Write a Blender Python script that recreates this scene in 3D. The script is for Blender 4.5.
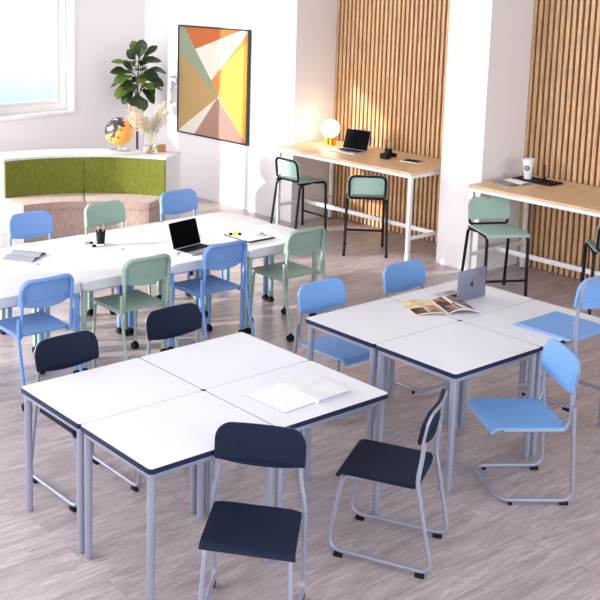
import bpy, bmesh, math, random
from mathutils import Vector, Matrix
random.seed(7)
R = math.radians
for o in list(bpy.data.objects): bpy.data.objects.remove(o, do_unlink=True)
scn = bpy.context.scene
COL = scn.collection

# ------------------------------------------------------------------ camera
cam_d = bpy.data.cameras.new('camera')
cam_d.sensor_fit = 'HORIZONTAL'; cam_d.sensor_width = 36
cam_d.lens = 1082.125 / 600 * 36
cam_d.shift_x = (300 - 111.753) / 600
cam_d.shift_y = -(300 - 159.635) / 600
cam_d.clip_start = .05; cam_d.clip_end = 300
cam = bpy.data.objects.new('camera', cam_d); COL.objects.link(cam)
yaw, pitch = 0.971701, 0.178028
fw = Vector((math.cos(pitch)*math.cos(yaw), math.cos(pitch)*math.sin(yaw), -math.sin(pitch)))
cam.location = (-2.73353, -3.69599, 2.98275)
cam.rotation_euler = fw.to_track_quat('-Z', 'Y').to_euler()
scn.camera = cam

# ------------------------------------------------------------------ world, sun, daylight, added fill
w = bpy.data.worlds.new('sky'); scn.world = w; w.use_nodes = True
nt = w.node_tree; nt.nodes.clear()
wo = nt.nodes.new('ShaderNodeOutputWorld'); bg = nt.nodes.new('ShaderNodeBackground')
tc = nt.nodes.new('ShaderNodeTexCoord'); sx = nt.nodes.new('ShaderNodeSeparateXYZ')
mr = nt.nodes.new('ShaderNodeMapRange'); cr = nt.nodes.new('ShaderNodeValToRGB')
nt.links.new(tc.outputs['Generated'], sx.inputs[0]); nt.links.new(sx.outputs['Z'], mr.inputs['Value'])
mr.inputs['From Min'].default_value = -0.30; mr.inputs['From Max'].default_value = 0.30
nt.links.new(mr.outputs[0], cr.inputs[0]); nt.links.new(cr.outputs[0], bg.inputs['Color'])
e = cr.color_ramp.elements
e[0].position = 0; e[0].color = (.30, .41, .46, 1)
e[1].position = 1; e[1].color = (.84, .90, 1, 1)
x = cr.color_ramp.elements.new(.29); x.color = (.31, .42, .46, 1)
x = cr.color_ramp.elements.new(.37); x.color = (.46, .50, .52, 1)
x = cr.color_ramp.elements.new(.46); x.color = (.95, .98, 1, 1)
bg.inputs['Strength'].default_value = 1.35
nt.links.new(bg.outputs[0], wo.inputs[0])

def light(name, kind, loc, direction, energy, color, size=None, size_y=None, angle=None):
    l = bpy.data.lights.new(name, kind); l.energy = energy; l.color = color
    if kind == 'AREA': l.shape = 'RECTANGLE'; l.size = size; l.size_y = size_y
    if angle: l.angle = angle
    o = bpy.data.objects.new(name, l); COL.objects.link(o); o.location = loc
    o.rotation_euler = Vector(direction).to_track_quat('-Z', 'Y').to_euler()
    return o
light('sun', 'SUN', (-8, 12, 6), (1, -.45, -.31), 3.7, (1, .92, .82), angle=R(.8))
light('fill_left', 'AREA', (-3.9, 1.2, 2.3), (1, 0, -.12), 135, (.92, .93, 1), 7.0, 2.4)  # added fill lamp, the left wall behind it is solid
light('daylight_left_far_window', 'AREA', (-3.85, 6.6, 2.0), (1, -.28, 0), 170, (1, .97, .96), 3.0, 2.8)
light('daylight_far_windows', 'AREA', (0.2, 8.15, 2.2), (.1, -1, -.2), 70, (1, .97, .93), 5.5, 2.2)
light('fill_front', 'AREA', (1.5, -6.3, 2.4), (0, 1, -.2), 70, (.92, .92, 1), 9.0, 2.4)  # added fill lamp behind the camera, no windows built there

scn.view_settings.view_transform = 'Standard'; scn.view_settings.look = 'None'
scn.view_settings.gamma = 1; scn.view_settings.use_curve_mapping = False
scn.view_settings.exposure = 0.97

# ------------------------------------------------------------------ materials
def srgb(r, g, b):
    f = lambda c: ((c/255+.055)/1.055)**2.4 if c/255 > .04045 else c/255/12.92
    return (f(r), f(g), f(b), 1)
def mat(name, col, rough=.5, metal=0, bump=0, bscale=200, var=0, vscale=8, coat=0, emit=None, estr=0, trans=0, ior=1.45, sheen=0, stretch=(1, 1, 1), spec=.5):
    m = bpy.data.materials.new(name); m.use_nodes = True; n = m.node_tree; p = n.nodes['Principled BSDF']; p.inputs['Specular IOR Level'].default_value = spec
    p.inputs['Base Color'].default_value = col; p.inputs['Roughness'].default_value = rough
    p.inputs['Metallic'].default_value = metal
    if coat: p.inputs['Coat Weight'].default_value = coat
    if sheen: p.inputs['Sheen Weight'].default_value = sheen
    if trans: p.inputs['Transmission Weight'].default_value = trans; p.inputs['IOR'].default_value = ior
    if emit: p.inputs['Emission Color'].default_value = emit; p.inputs['Emission Strength'].default_value = estr
    t = n.nodes.new('ShaderNodeTexCoord'); mp = n.nodes.new('ShaderNodeMapping'); mp.inputs['Scale'].default_value = stretch
    n.links.new(t.outputs['Object'], mp.inputs[0])
    if var:
        ns = n.nodes.new('ShaderNodeTexNoise'); ns.inputs['Scale'].default_value = vscale; ns.inputs['Detail'].default_value = 4
        n.links.new(mp.outputs[0], ns.inputs['Vector'])
        mx = n.nodes.new('ShaderNodeMix'); mx.data_type = 'RGBA'; mx.blend_type = 'MULTIPLY'
        r = n.nodes.new('ShaderNodeMapRange'); r.inputs['From Min'].default_value = .3; r.inputs['From Max'].default_value = .7
        r.inputs['To Min'].default_value = 1-var; r.inputs['To Max'].default_value = 1+var*.3
        n.links.new(ns.outputs['Fac'], r.inputs['Value'])
        mx.inputs['Factor'].default_value = 1; mx.inputs['A'].default_value = col
        n.links.new(r.outputs[0], mx.inputs['B']); n.links.new(mx.outputs['Result'], p.inputs['Base Color'])
    if bump:
        nb = n.nodes.new('ShaderNodeTexNoise'); nb.inputs['Scale'].default_value = bscale; nb.inputs['Detail'].default_value = 3
        n.links.new(mp.outputs[0], nb.inputs['Vector'])
        b = n.nodes.new('ShaderNodeBump'); b.inputs['Strength'].default_value = bump; b.inputs['Distance'].default_value = .003
        n.links.new(nb.outputs['Fac'], b.inputs['Height']); n.links.new(b.outputs[0], p.inputs['Normal'])
    return m
M = {}
M['wall'] = mat('painted_wall', (.84, .815, .83, 1), .8, bump=.15, bscale=60)
M['ceiling'] = mat('painted_ceiling', (.82, .81, .81, 1), .9, bump=.1)
M['frame_white'] = mat('window_paint', (.80, .80, .77, 1), .4)
M['laminate'] = mat('white_laminate', (.73, .755, .81, 1), .4, var=.02, vscale=3)
M['white_plastic'] = mat('white_moulded_plastic', (.63, .645, .68, 1), .45, var=.02, vscale=3)
M['navy'] = mat('navy_plastic', srgb(15, 27, 50), .6, spec=.2, bump=.25, bscale=500, var=.08, vscale=30)
M['edge_navy'] = mat('navy_edge_band', srgb(18, 30, 60), .5, spec=.3)
M['steel'] = mat('silver_blue_painted_steel', srgb(148, 152, 170), .36, metal=.25)
M['blue'] = mat('light_blue_plastic', srgb(112, 160, 218), .5, bump=.15, bscale=500)
M['blue2'] = mat('cornflower_blue_plastic', srgb(112, 152, 208), .45, bump=.15, bscale=500)
M['bluesteel'] = mat('cornflower_blue_painted_steel', srgb(112, 154, 214), .35)
M['green'] = mat('sage_green_plastic', srgb(142, 168, 156), .5, bump=.15, bscale=500)
M['greensteel'] = mat('sage_green_painted_steel', srgb(150, 176, 164), .4)
M['mint'] = mat('mint_green_plastic', srgb(160, 190, 176), .5, bump=.15, bscale=500)
M['blacksteel'] = mat('dark_navy_black_steel', srgb(12, 16, 26), .45, spec=.25)
M['rubber'] = mat('black_rubber', (.007, .007, .009, 1), .6, spec=.2)
M['black'] = mat('matt_black_plastic', (.006, .006, .008, 1), .5, spec=.2)
M['screen'] = mat('black_glass_screen', (.002, .002, .003, 1), .4, spec=.02)
M['alu'] = mat('space_grey_aluminium', srgb(132, 138, 158), .42, metal=.5)
M['alu2'] = mat('silver_aluminium', srgb(190, 192, 200), .4, metal=.5)
M['key'] = mat('black_keys', (.006, .006, .008, 1), .6, bump=.3, bscale=120, spec=.1)
M['whitesteel'] = mat('white_painted_steel', (.78, .79, .81, 1), .35)
M['paper'] = mat('paper_white', (.80, .82, .86, 1), .8, var=.03, vscale=30)
M['greypage'] = mat('grey_printed_page', srgb(136, 138, 150), .8, var=.18, vscale=60, stretch=(1, 3, 1))
M['orange'] = mat('orange_plastic', srgb(238, 128, 60), .45)
M['yellow'] = mat('yellow_plastic', srgb(236, 232, 40), .45)
M['teal'] = mat('turquoise_plastic', srgb(90, 196, 190), .45)
M['pencil'] = mat('pencil_yellow', srgb(226, 200, 120), .5)
M['bluecover'] = mat('blue_pad_edge', srgb(110, 130, 205), .5)
M['brass'] = mat('warm_brass', srgb(226, 168, 74), .3, metal=.6)
M['bulb'] = mat('lit_opal_glass', (1, .93, .82, 1), .4, emit=(1, .84, .62, 1), estr=4.5)
M['felt'] = mat('olive_green_felt', srgb(104, 110, 22), .95, bump=.9, bscale=160, var=.28, vscale=45, sheen=.3, stretch=(1, 1, .45))
M['bench'] = mat('beige_pink_fabric', srgb(176, 152, 142), .95, bump=.9, bscale=160, var=.22, vscale=45, sheen=.2, stretch=(1, 1, .3))
M['leaf'] = mat('dark_glossy_leaf', srgb(34, 62, 16), .42, var=.4, vscale=14)
M['leaf2'] = mat('bright_green_leaf', srgb(96, 128, 34), .42, var=.3, vscale=14)
M['bark'] = mat('brown_bark', srgb(92, 66, 48), .85, bump=.6, bscale=60)
M['pot'] = mat('woven_pot', srgb(206, 196, 180), .8, bump=.8, bscale=80)
M['soil'] = mat('dark_soil', srgb(50, 38, 30), .95, bump=1, bscale=80)
M['plume'] = mat('cream_pampas_plume', srgb(246, 236, 214), .9, var=.2, vscale=50)
M['stalk'] = mat('straw_stalk', srgb(206, 184, 140), .8)
M['water'] = mat('amber_water', (.98, .90, .80, 1), .05, trans=1, ior=1.33)
M['boxwood'] = mat('honey_brown_wood', srgb(176, 118, 58), .5, var=.25, vscale=20, stretch=(1, 5, 5))
M['cuppaper'] = mat('white_paper_cup', (.84, .84, .86, 1), .5)
M['cupgreen'] = mat('dark_green_print', srgb(16, 112, 74), .5)
M['art_frame'] = mat('black_picture_frame', (.01, .01, .012, 1), .4)
M['darklogo'] = mat('dark_logo', (.02, .02, .025, 1), .3)

def glass_mat(name='clear_glass'):
    m = bpy.data.materials.new(name); m.use_nodes = True; n = m.node_tree; n.nodes.clear()
    o = n.nodes.new('ShaderNodeOutputMaterial'); mx = n.nodes.new('ShaderNodeMixShader')
    t = n.nodes.new('ShaderNodeBsdfTransparent'); g = n.nodes.new('ShaderNodeBsdfGlossy'); g.inputs['Roughness'].default_value = .02
    lw = n.nodes.new('ShaderNodeLayerWeight'); lw.inputs['Blend'].default_value = .25
    mp = n.nodes.new('ShaderNodeMath'); mp.operation = 'MULTIPLY'; mp.inputs[1].default_value = .25
    t.inputs['Color'].default_value = (.97, .98, .98, 1)
    n.links.new(lw.outputs['Facing'], mp.inputs[0]); n.links.new(mp.outputs[0], mx.inputs[0])
    n.links.new(t.outputs[0], mx.inputs[1]); n.links.new(g.outputs[0], mx.inputs[2]); n.links.new(mx.outputs[0], o.inputs[0])
    return m
M['glass'] = glass_mat()

def wood_mat(name, c1, c2, scale=(1, 1, 1), rough=.5):
    m = bpy.data.materials.new(name); m.use_nodes = True; n = m.node_tree; p = n.nodes['Principled BSDF']
    p.inputs['Roughness'].default_value = rough
    t = n.nodes.new('ShaderNodeTexCoord'); mp = n.nodes.new('ShaderNodeMapping'); mp.inputs['Scale'].default_value = scale
    ns = n.nodes.new('ShaderNodeTexNoise'); ns.inputs['Scale'].default_value = 4; ns.inputs['Detail'].default_value = 6; ns.inputs['Distortion'].default_value = .6
    r = n.nodes.new('ShaderNodeValToRGB'); r.color_ramp.elements[0].position = .35; r.color_ramp.elements[1].position = .65
    r.color_ramp.elements[0].color = c1; r.color_ramp.elements[1].color = c2
    n.links.new(t.outputs['Object'], mp.inputs[0]); n.links.new(mp.outputs[0], ns.inputs['Vector'])
    n.links.new(ns.outputs['Fac'], r.inputs[0]); n.links.new(r.outputs[0], p.inputs['Base Color'])
    return m
M['slat'] = wood_mat('oak_slat', srgb(188, 146, 104), srgb(220, 182, 138), (14, 14, .9))
M['slatback'] = wood_mat('dark_slat_backing', srgb(100, 54, 30), srgb(120, 68, 40), (8, 8, 1), .7)
M['counter'] = wood_mat('light_oak_counter', srgb(200, 166, 126), srgb(224, 194, 156), (12, 1.0, 6), .42)

def floor_mat():
    m = bpy.data.materials.new('grey_wood_plank_floor'); m.use_nodes = True; n = m.node_tree; p = n.nodes['Principled BSDF']
    L = n.links.new
    t = n.nodes.new('ShaderNodeTexCoord'); mp = n.nodes.new('ShaderNodeMapping'); L(t.outputs['Object'], mp.inputs[0])
    br = n.nodes.new('ShaderNodeTexBrick'); L(mp.outputs[0], br.inputs['Vector'])
    br.offset = .37; br.offset_frequency = 2
    br.inputs['Scale'].default_value = 1; br.inputs['Brick Width'].default_value = 1.25; br.inputs['Row Height'].default_value = .18
    br.inputs['Mortar Size'].default_value = .0022; br.inputs['Mortar Smooth'].default_value = .3; br.inputs['Bias'].default_value = 0
    br.inputs['Color1'].default_value = (0, 0, 0, 1); br.inputs['Color2'].default_value = (1, 1, 1, 1); br.inputs['Mortar'].default_value = (.5, .5, .5, 1)
    # per-plank offset of the grain
    add = n.nodes.new('ShaderNodeVectorMath'); add.operation = 'ADD'
    sc = n.nodes.new('ShaderNodeVectorMath'); sc.operation = 'SCALE'; sc.inputs['Scale'].default_value = 7
    L(br.outputs['Color'], sc.inputs[0]); L(mp.outputs[0], add.inputs[0]); L(sc.outputs[0], add.inputs[1])
    g1m = n.nodes.new('ShaderNodeMapping'); g1m.inputs['Scale'].default_value = (2.4, 20, 1); L(add.outputs[0], g1m.inputs[0])
    g1 = n.nodes.new('ShaderNodeTexNoise'); g1.inputs['Scale'].default_value = 1.5; g1.inputs['Detail'].default_value = 7; g1.inputs['Distortion'].default_value = 1.3; g1.inputs['Roughness'].default_value = .65
    L(g1m.outputs[0], g1.inputs['Vector'])
    g2m = n.nodes.new('ShaderNodeMapping'); g2m.inputs['Scale'].default_value = (.9, 5, 1); L(add.outputs[0], g2m.inputs[0])
    g2 = n.nodes.new('ShaderNodeTexNoise'); g2.inputs['Scale'].default_value = 1.4; g2.inputs['Detail'].default_value = 4; g2.inputs['Distortion'].default_value = 1.5
    L(g2m.outputs[0], g2.inputs['Vector'])
    r = n.nodes.new('ShaderNodeValToRGB'); E = r.color_ramp.elements
    E[0].position = .28; E[0].color = srgb(150, 136, 136); E[1].position = .72; E[1].color = srgb(202, 192, 192)
    k = E.new(.5); k.color = srgb(176, 163, 164)
    L(g1.outputs['Fac'], r.inputs[0])
    mx = n.nodes.new('ShaderNodeMix'); mx.data_type = 'RGBA'; mx.blend_type = 'MULTIPLY'; mx.inputs['Factor'].default_value = 1
    mr = n.nodes.new('ShaderNodeMapRange'); mr.inputs['From Min'].default_value = .3; mr.inputs['From Max'].default_value = .7; mr.inputs['To Min'].default_value = .80; mr.inputs['To Max'].default_value = 1.12
    L(g2.outputs['Fac'], mr.inputs['Value']); L(r.outputs[0], mx.inputs['A']); L(mr.outputs[0], mx.inputs['B'])
    mx2 = n.nodes.new('ShaderNodeMix'); mx2.data_type = 'RGBA'; mx2.blend_type = 'MULTIPLY'; mx2.inputs['Factor'].default_value = 1
    mr2 = n.nodes.new('ShaderNodeMapRange'); mr2.inputs['To Min'].default_value = .93; mr2.inputs['To Max'].default_value = 1.05
    L(br.outputs['Color'], mr2.inputs['Value']); L(mx.outputs['Result'], mx2.inputs['A']); L(mr2.outputs[0], mx2.inputs['B'])
    mx3 = n.nodes.new('ShaderNodeMix'); mx3.data_type = 'RGBA'; mx3.inputs['B'].default_value = srgb(146, 132, 136)
    L(br.outputs['Fac'], mx3.inputs['Factor']); L(mx2.outputs['Result'], mx3.inputs['A']); L(mx3.outputs['Result'], p.inputs['Base Color'])
    p.inputs['Roughness'].default_value = .30; p.inputs['Specular IOR Level'].default_value = .6
    b = n.nodes.new('ShaderNodeBump'); b.inputs['Strength'].default_value = .12; b.inputs['Distance'].default_value = .002
    L(g1.outputs['Fac'], b.inputs['Height']); L(b.outputs[0], p.inputs['Normal'])
    return m
M['floor'] = floor_mat()

# ------------------------------------------------------------------ mesh helpers
def obj(name, bm, m, parent=None, smooth=True, loc=None, auto=35):
    bmesh.ops.recalc_face_normals(bm, faces=bm.faces)
    me = bpy.data.meshes.new(name); bm.to_mesh(me); bm.free()
    for mm in (m if isinstance(m, (list, tuple)) else [m]): me.materials.append(mm)
    if smooth:
        me.polygons.foreach_set('use_smooth', [True]*len(me.polygons))
        me.set_sharp_from_angle(angle=R(auto))
    o = bpy.data.objects.new(name, me); COL.objects.link(o)
    if parent: o.parent = parent
    if loc: o.location = loc
    return o
def tag(o, label=None, cat=None, group=None, kind=None):
    if label: o['label'] = label
    if cat: o['category'] = cat
    if group: o['group'] = group
    if kind: o['kind'] = kind
    return o
def thing(name, label, cat, loc=(0, 0, 0), rz=0, group=None):
    o = bpy.data.objects.new(name, None); COL.objects.link(o); o.empty_display_size = .1
    o.location = loc; o.rotation_euler = (0, 0, rz); return tag(o, label, cat, group)
def dup(o, parent=None):
    c = o.copy(); COL.objects.link(c)
    if parent: c.parent = parent
    for ch in list(o.children): dup(ch, c)
    return c
def struct(name, bm, m, smooth=False):
    o = obj(name, bm, m, smooth=smooth); o['kind'] = 'structure'; return o

def box(bm, a, b, bev=0, seg=2, mtx=None):
    a = Vector(a); b = Vector(b)
    r = bmesh.ops.create_cube(bm, size=1, matrix=Matrix.Translation((a+b)/2) @ Matrix.Diagonal((*(b-a), 1)))
    vs = r['verts']
    if bev:
        es = list({e for v in vs for e in v.link_edges})
        q = bmesh.ops.bevel(bm, geom=es, offset=bev, segments=seg, profile=.5, affect='EDGES')
        vs = list(set(q['verts']) | {v for v in vs if v.is_valid})
    if mtx: bmesh.ops.transform(bm, matrix=mtx, verts=[v for v in vs if v.is_valid])
    return vs
def fillet(pts, rad, n=6):
    pts = [Vector(p) for p in pts]; out = [pts[0]]
    for i in range(1, len(pts)-1):
        p, a, b = pts[i], pts[i-1], pts[i+1]
        r = rad[i-1] if isinstance(rad, (list, tuple)) else rad
        da = (a-p); db = (b-p); t = min(r, da.length*.48, db.length*.48)
        s = p+da.normalized()*t; e_ = p+db.normalized()*t
        for k in range(n+1):
            u = k/n; out.append(s*(1-u)**2+p*2*u*(1-u)+e_*u*u)
    out.append(pts[-1]); return out
def tube(bm, pts, r, seg=12, closed=False, taper=None):
    pts = [Vector(p) for p in pts]; n = len(pts); rings = []
    def tan(i):
        if closed: return (pts[(i+1) % n]-pts[i-1]).normalized()
        return (pts[min(i+1, n-1)]-pts[max(i-1, 0)]).normalized()
    t0 = tan(0); u = t0.orthogonal().normalized()
    for i in range(n):
        t = tan(i); u = (u-t*u.dot(t)).normalized(); v = t.cross(u)
        rr = r if taper is None else r*(1+(taper-1)*i/(n-1))
        rings.append([bm.verts.new(pts[i]+(u*math.cos(2*math.pi*k/seg)+v*math.sin(2*math.pi*k/seg))*rr) for k in range(seg)])
    m = n if closed else n-1
    for i in range(m):
        a, b = rings[i], rings[(i+1) % n]
        off = 0
        if closed and i == n-1:
            off = min(range(seg), key=lambda k: (a[0].co-b[k].co).length)
        for k in range(seg):
            bm.faces.new((a[k], a[(k+1) % seg], b[(k+1+off) % seg], b[(k+off) % seg]))
    if not closed:
        bm.faces.new(rings[0][::-1]); bm.faces.new(rings[-1])
def lathe(bm, prof, seg=32, loc=(0, 0, 0), cap=True):
    rings = []
    for r, z in prof:
        rings.append([bm.verts.new((loc[0]+r*math.cos(2*math.pi*k/seg), loc[1]+r*math.sin(2*math.pi*k/seg), loc[2]+z)) for k in range(seg)])
    for a, b in zip(rings, rings[1:]):
        for k in range(seg): bm.faces.new((a[k], a[(k+1) % seg], b[(k+1) % seg], b[k]))
    if cap: bm.faces.new(rings[0][::-1]); bm.faces.new(rings[-1])
def rrect(w, h, rs, n=6):
    """outline of a rounded rectangle centred on 0; rs = radii (bottom-left, bottom-right, top-right, top-left)"""
    out = []; c = [(-w/2, -h/2), (w/2, -h/2), (w/2, h/2), (-w/2, h/2)]; st = [math.pi, 1.5*math.pi, 0, .5*math.pi]
    for (cx, cy), r, s in zip(c, rs, st):
        ox = cx+r*(1 if cx < 0 else -1); oy = cy+r*(1 if cy < 0 else -1)
        for k in range(n+1):
            a = s+k/n*math.pi/2; out.append((ox+r*math.cos(a), oy+r*math.sin(a)))
    return out
def prism(bm, poly, z0, z1, bev=0, seg=2):
    lo = [bm.verts.new((x, y, z0)) for x, y in poly]; hi = [bm.verts.new((x, y, z1)) for x, y in poly]
    n = len(poly); fs = [bm.faces.new(lo[::-1]), bm.faces.new(hi)]
    for i in range(n): bm.faces.new((lo[i], lo[(i+1) % n], hi[(i+1) % n], hi[i]))
    if bev:
        es = [e for f in fs for e in f.edges]
        bmesh.ops.bevel(bm, geom=es, offset=bev, segments=seg, profile=.5, affect='EDGES')
def disc(bm, c, axis, r, d, seg=20):
    axis = Vector(axis).normalized(); c = Vector(c)
    q = axis.to_track_quat('Z', 'Y').to_matrix().to_4x4()
    bmesh.ops.create_cone(bm, cap_ends=True, segments=seg, radius1=r, radius2=r, depth=d, matrix=Matrix.Translation(c) @ q)
def NB(): return bmesh.new()

# ------------------------------------------------------------------ room shell
XW, XB, YW = 6.0, 6.675, 8.3       # right wall face, slat recess back, far wall
H = 4.3; XL = -4.0; YF = -6.5
bm = NB(); box(bm, (XL-.2, YF, -.12), (XB+.3, YW+.3, 0)); struct('floor', bm, M['floor'])
bm = NB(); box(bm, (XL-.2, YF, H), (XB+.3, YW+.3, H+.15)); struct('ceiling', bm, M['ceiling'])
# far wall with two window openings (x 3.0-4.84 z 1.085-3.2) and (x -2.3-1.9)
bm = NB()
W1 = (2.75, 4.84, 1.085, 3.2); W2 = (-2.4, 2.35, .95, 4.1)
TH = .28
box(bm, (XL-.2, YW, 0), (W2[0], YW+TH, H)); box(bm, (W2[1], YW, 0), (W1[0]+.95, YW+TH, H))
box(bm, (W1[1], YW, 0), (XB+.3, YW+TH, H))
box(bm, (W2[0], YW, 0), (W2[1], YW+TH, W2[2])); box(bm, (W2[0], YW, W2[3]), (W2[1], YW+TH, H))
W1 = (3.70, 4.84, 1.085, 3.2)
box(bm, (W1[0]-.01, YW, 0), (W1[1], YW+TH, W1[2])); box(bm, (W1[0]-.01, YW, W1[3]), (W1[1], YW+TH, H))
bmesh.ops.remove_doubles(bm, verts=bm.verts, dist=1e-5)
struct('wall_far', bm, M['wall'])
def window(i, x0, x1, z0, z1, y, mull=()):
    root = bpy.data.objects.new('window_%d' % i, None); COL.objects.link(root); root['kind'] = 'structure'; root.location = (0, 0, 0)
    f = .10; bm = NB(); a, b = y+.16, y+.235
    box(bm, (x0, a, z0), (x1, b, z0+f), .006); box(bm, (x0, a, z1-f), (x1, b, z1), .006)
    box(bm, (x0, a, z0+f), (x0+f, b, z1-f), .006); box(bm, (x1-f, a, z0+f), (x1, b, z1-f), .006)
    for m in mull: box(bm, (m-.04, a, z0+f), (m+.04, b, z1-f), .006)
    # slimmer sash inside the frame
    g = .145
    box(bm, (x0+f, a+.02, z0+f), (x1-f, b-.015, z0+g), .004); box(bm, (x1-g, a+.02, z0+g), (x1-f, b-.015, z1-f), .004)
    obj('window_frame', bm, M['frame_white'], root)
    bm = NB(); box(bm, (x0+f, y+.20, z0+f), (x1-f, y+.206, z1-f)); obj('window_pane', bm, M['glass'], root, smooth=False)
    bm = NB(); t = .012; w_ = .05   # thin painted architrave round the opening
    box(bm, (x0-w_, y-t, z0-w_), (x1+w_, y+.0005, z0), .003); box(bm, (x1, y-t, z0), (x1+w_, y+.0005, z1), .003); box(bm, (x0-w_, y-t, z0), (x0, y+.0005, z1), .003)
    obj('window_trim', bm, M['wall'], root)
window(1, *W1, YW); window(2, *W2, YW, (-.8, .8))
# left wall, daylight opening far end
bm = NB(); a, b = XL-.2, XL
box(bm, (a, 4.6, 0), (b, 5.4, H)); box(bm, (a, 5.4, 0), (b, YW, .5)); box(bm, (a, 5.4, 3.2), (b, YW, H))
box(bm, (a, YF, 0), (b, 4.6, H))
struct('wall_left', bm, M['wall'])
# windows of the left wall: one an added blind on solid wall behind the fill lamp, one open to the sun
def side_window(i, y0, y1, z0, z1, blind):
    root = bpy.data.objects.new('window_%d' % i, None); COL.objects.link(root); root['kind'] = 'structure'
    x0, x1 = (XL, XL+.03) if blind else (XL-.14, XL-.08); f = .06; bm = NB()
    box(bm, (x0, y0, z0), (x1, y1, z0+f), .004); box(bm, (x0, y0, z1-f), (x1, y1, z1), .004); box(bm, (x0, y0, z0+f), (x1, y0+f, z1-f), .004); box(bm, (x0, y1-f, z0+f), (x1, y1, z1-f), .004)
    obj('window_frame', bm, M['frame_white'], root)
    bm = NB(); box(bm, (x0+.008, y0+f, z0+f), (x0+.014, y1-f, z1-f)); obj('added_roller_blind' if blind else 'window_pane', bm, M['cuppaper'] if blind else M['glass'], root, smooth=False)
side_window(3, -2.8, 4.4, 1.0, 3.6, True); side_window(4, 5.4, 8.3, .5, 3.2, False)
# right wall: white face, recess 1, pillar, recess 2
bm = NB(); box(bm, (XW, 5.36, 0), (XB+.3, YW, H)); struct('wall_right', bm, M['wall'])
bm = NB(); box(bm, (XW, 2.76, 0), (XB+.05, 3.245, H)); o = struct('pillar', bm, M['wall'])
bm = NB(); box(bm, (XB+.05, YF, 0), (XB+.3, 5.36, H)); struct('wall_recess', bm, M['wall'])
def slats(n, y0, y1):
    bm = NB(); box(bm, (XB, y0, 0), (XB+.045, y1, H))
    o = bpy.data.objects.new('trim_%d' % n, None); COL.objects.link(o); o['kind'] = 'structure'
    obj('backing_board', bm, M['slatback'], o, smooth=False)
    bm = NB(); p = .0605; k = int((y1-y0)/p); s = y1-.001
    for i in range(k): box(bm, (XB-.034, s-i*p-.0355, .005), (XB, s-i*p, H-.01), .0025, 1)
    obj('wooden_slats', bm, M['slat'], o, smooth=False)
slats(1, 3.245, 5.36); slats(2, -4.6, 2.76)

# ------------------------------------------------------------------ square tables with navy edge
def make_table():
    t = thing('meeting_table', 'x', 'table')
    bm = NB(); pl = rrect(.7935, .5962, (.020,)*4); prism(bm, pl, .7185, .7200, .0006, 1); 
    prism(bm, [(x*.995, y*.993) for x, y in pl], .700, .7186); obj('tabletop', bm, M['laminate'], t)
    bm = NB(); out = rrect(.7985, .5985, (.022,)*4); inn = rrect(.786, .586, (.018,)*4)
    n = len(out); lv = []
    for z in (.693, .7193):
        lv.append(([bm.verts.new((x, y, z)) for x, y in out], [bm.verts.new((x, y, z)) for x, y in inn]))
    for i in range(n):
        j = (i+1) % n
        bm.faces.new((lv[0][0][i], lv[0][0][j], lv[1][0][j], lv[1][0][i])); bm.faces.new((lv[0][1][i], lv[0][1][j], lv[1][1][j], lv[1][1][i]))
        bm.faces.new((lv[0][0][i], lv[0][0][j], lv[0][1][j], lv[0][1][i])); bm.faces.new((lv[1][0][i], lv[1][0][j], lv[1][1][j], lv[1][1][i]))
    obj('edge_band', bm, M['edge_navy'], t)
    bm = NB(); a, b, h0, h1 = .374, .274, .664, .694
    for s in (-1, 1):
        box(bm, (-a+.02, s*b-.012, h0), (a-.02, s*b+.012, h1), .003); box(bm, (s*a-.012, -b+.02, h0), (s*a+.012, b-.02, h1), .003)
    obj('frame_rail', bm, M['steel'], t)
    for sx_ in (-1, 1):
        for sy in (-1, 1):
            bm = NB(); lathe(bm, [(.019, .012), (.0195, .1), (.021, .60), (.021, .6995)], 20, (sx_*.366, sy*.266, 0))
            l = obj('leg', bm, M['steel'], t)
            bm = NB(); lathe(bm, [(.016, 0), (.0175, .003), (.0175, .014)], 16, (sx_*.366, sy*.266, 0)); obj('glide', bm, M['steel'], l)
    return t
tbl = make_table()
TL = {
 (0, 0): 'white meeting table with navy edge nearest the camera, bare top behind the front navy chair',
 (1, 0): 'white meeting table carrying the marbled notebook and thin paper pad',
 (0, 1): 'white meeting table with navy edge at the left end of the nearest cluster',
 (1, 1): 'bare white meeting table at the rear right of the nearest cluster, behind the notebook table',
 (2, 0): 'bare white meeting table whose front corner points at the camera in the right cluster',
 (3, 0): 'white meeting table under the hooked-on light blue chair',
 (2, 1): 'white meeting table holding the open magazine, left corner of right cluster',
 (3, 1): 'white meeting table holding the open grey laptop'}
first = True
for (i, j), lab in TL.items():
    o = tbl if first else dup(tbl); first = False
    if i < 2: o.location = (.4+.8*i, .3+.6*j, 0); g = 'white tables of the nearest cluster'
    else: o.location = (2.106+.4+.8*(i-2), -.028+.3+.6*j, 0); g = 'white tables of the right cluster'
    tag(o, lab, 'table', g)

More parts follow.
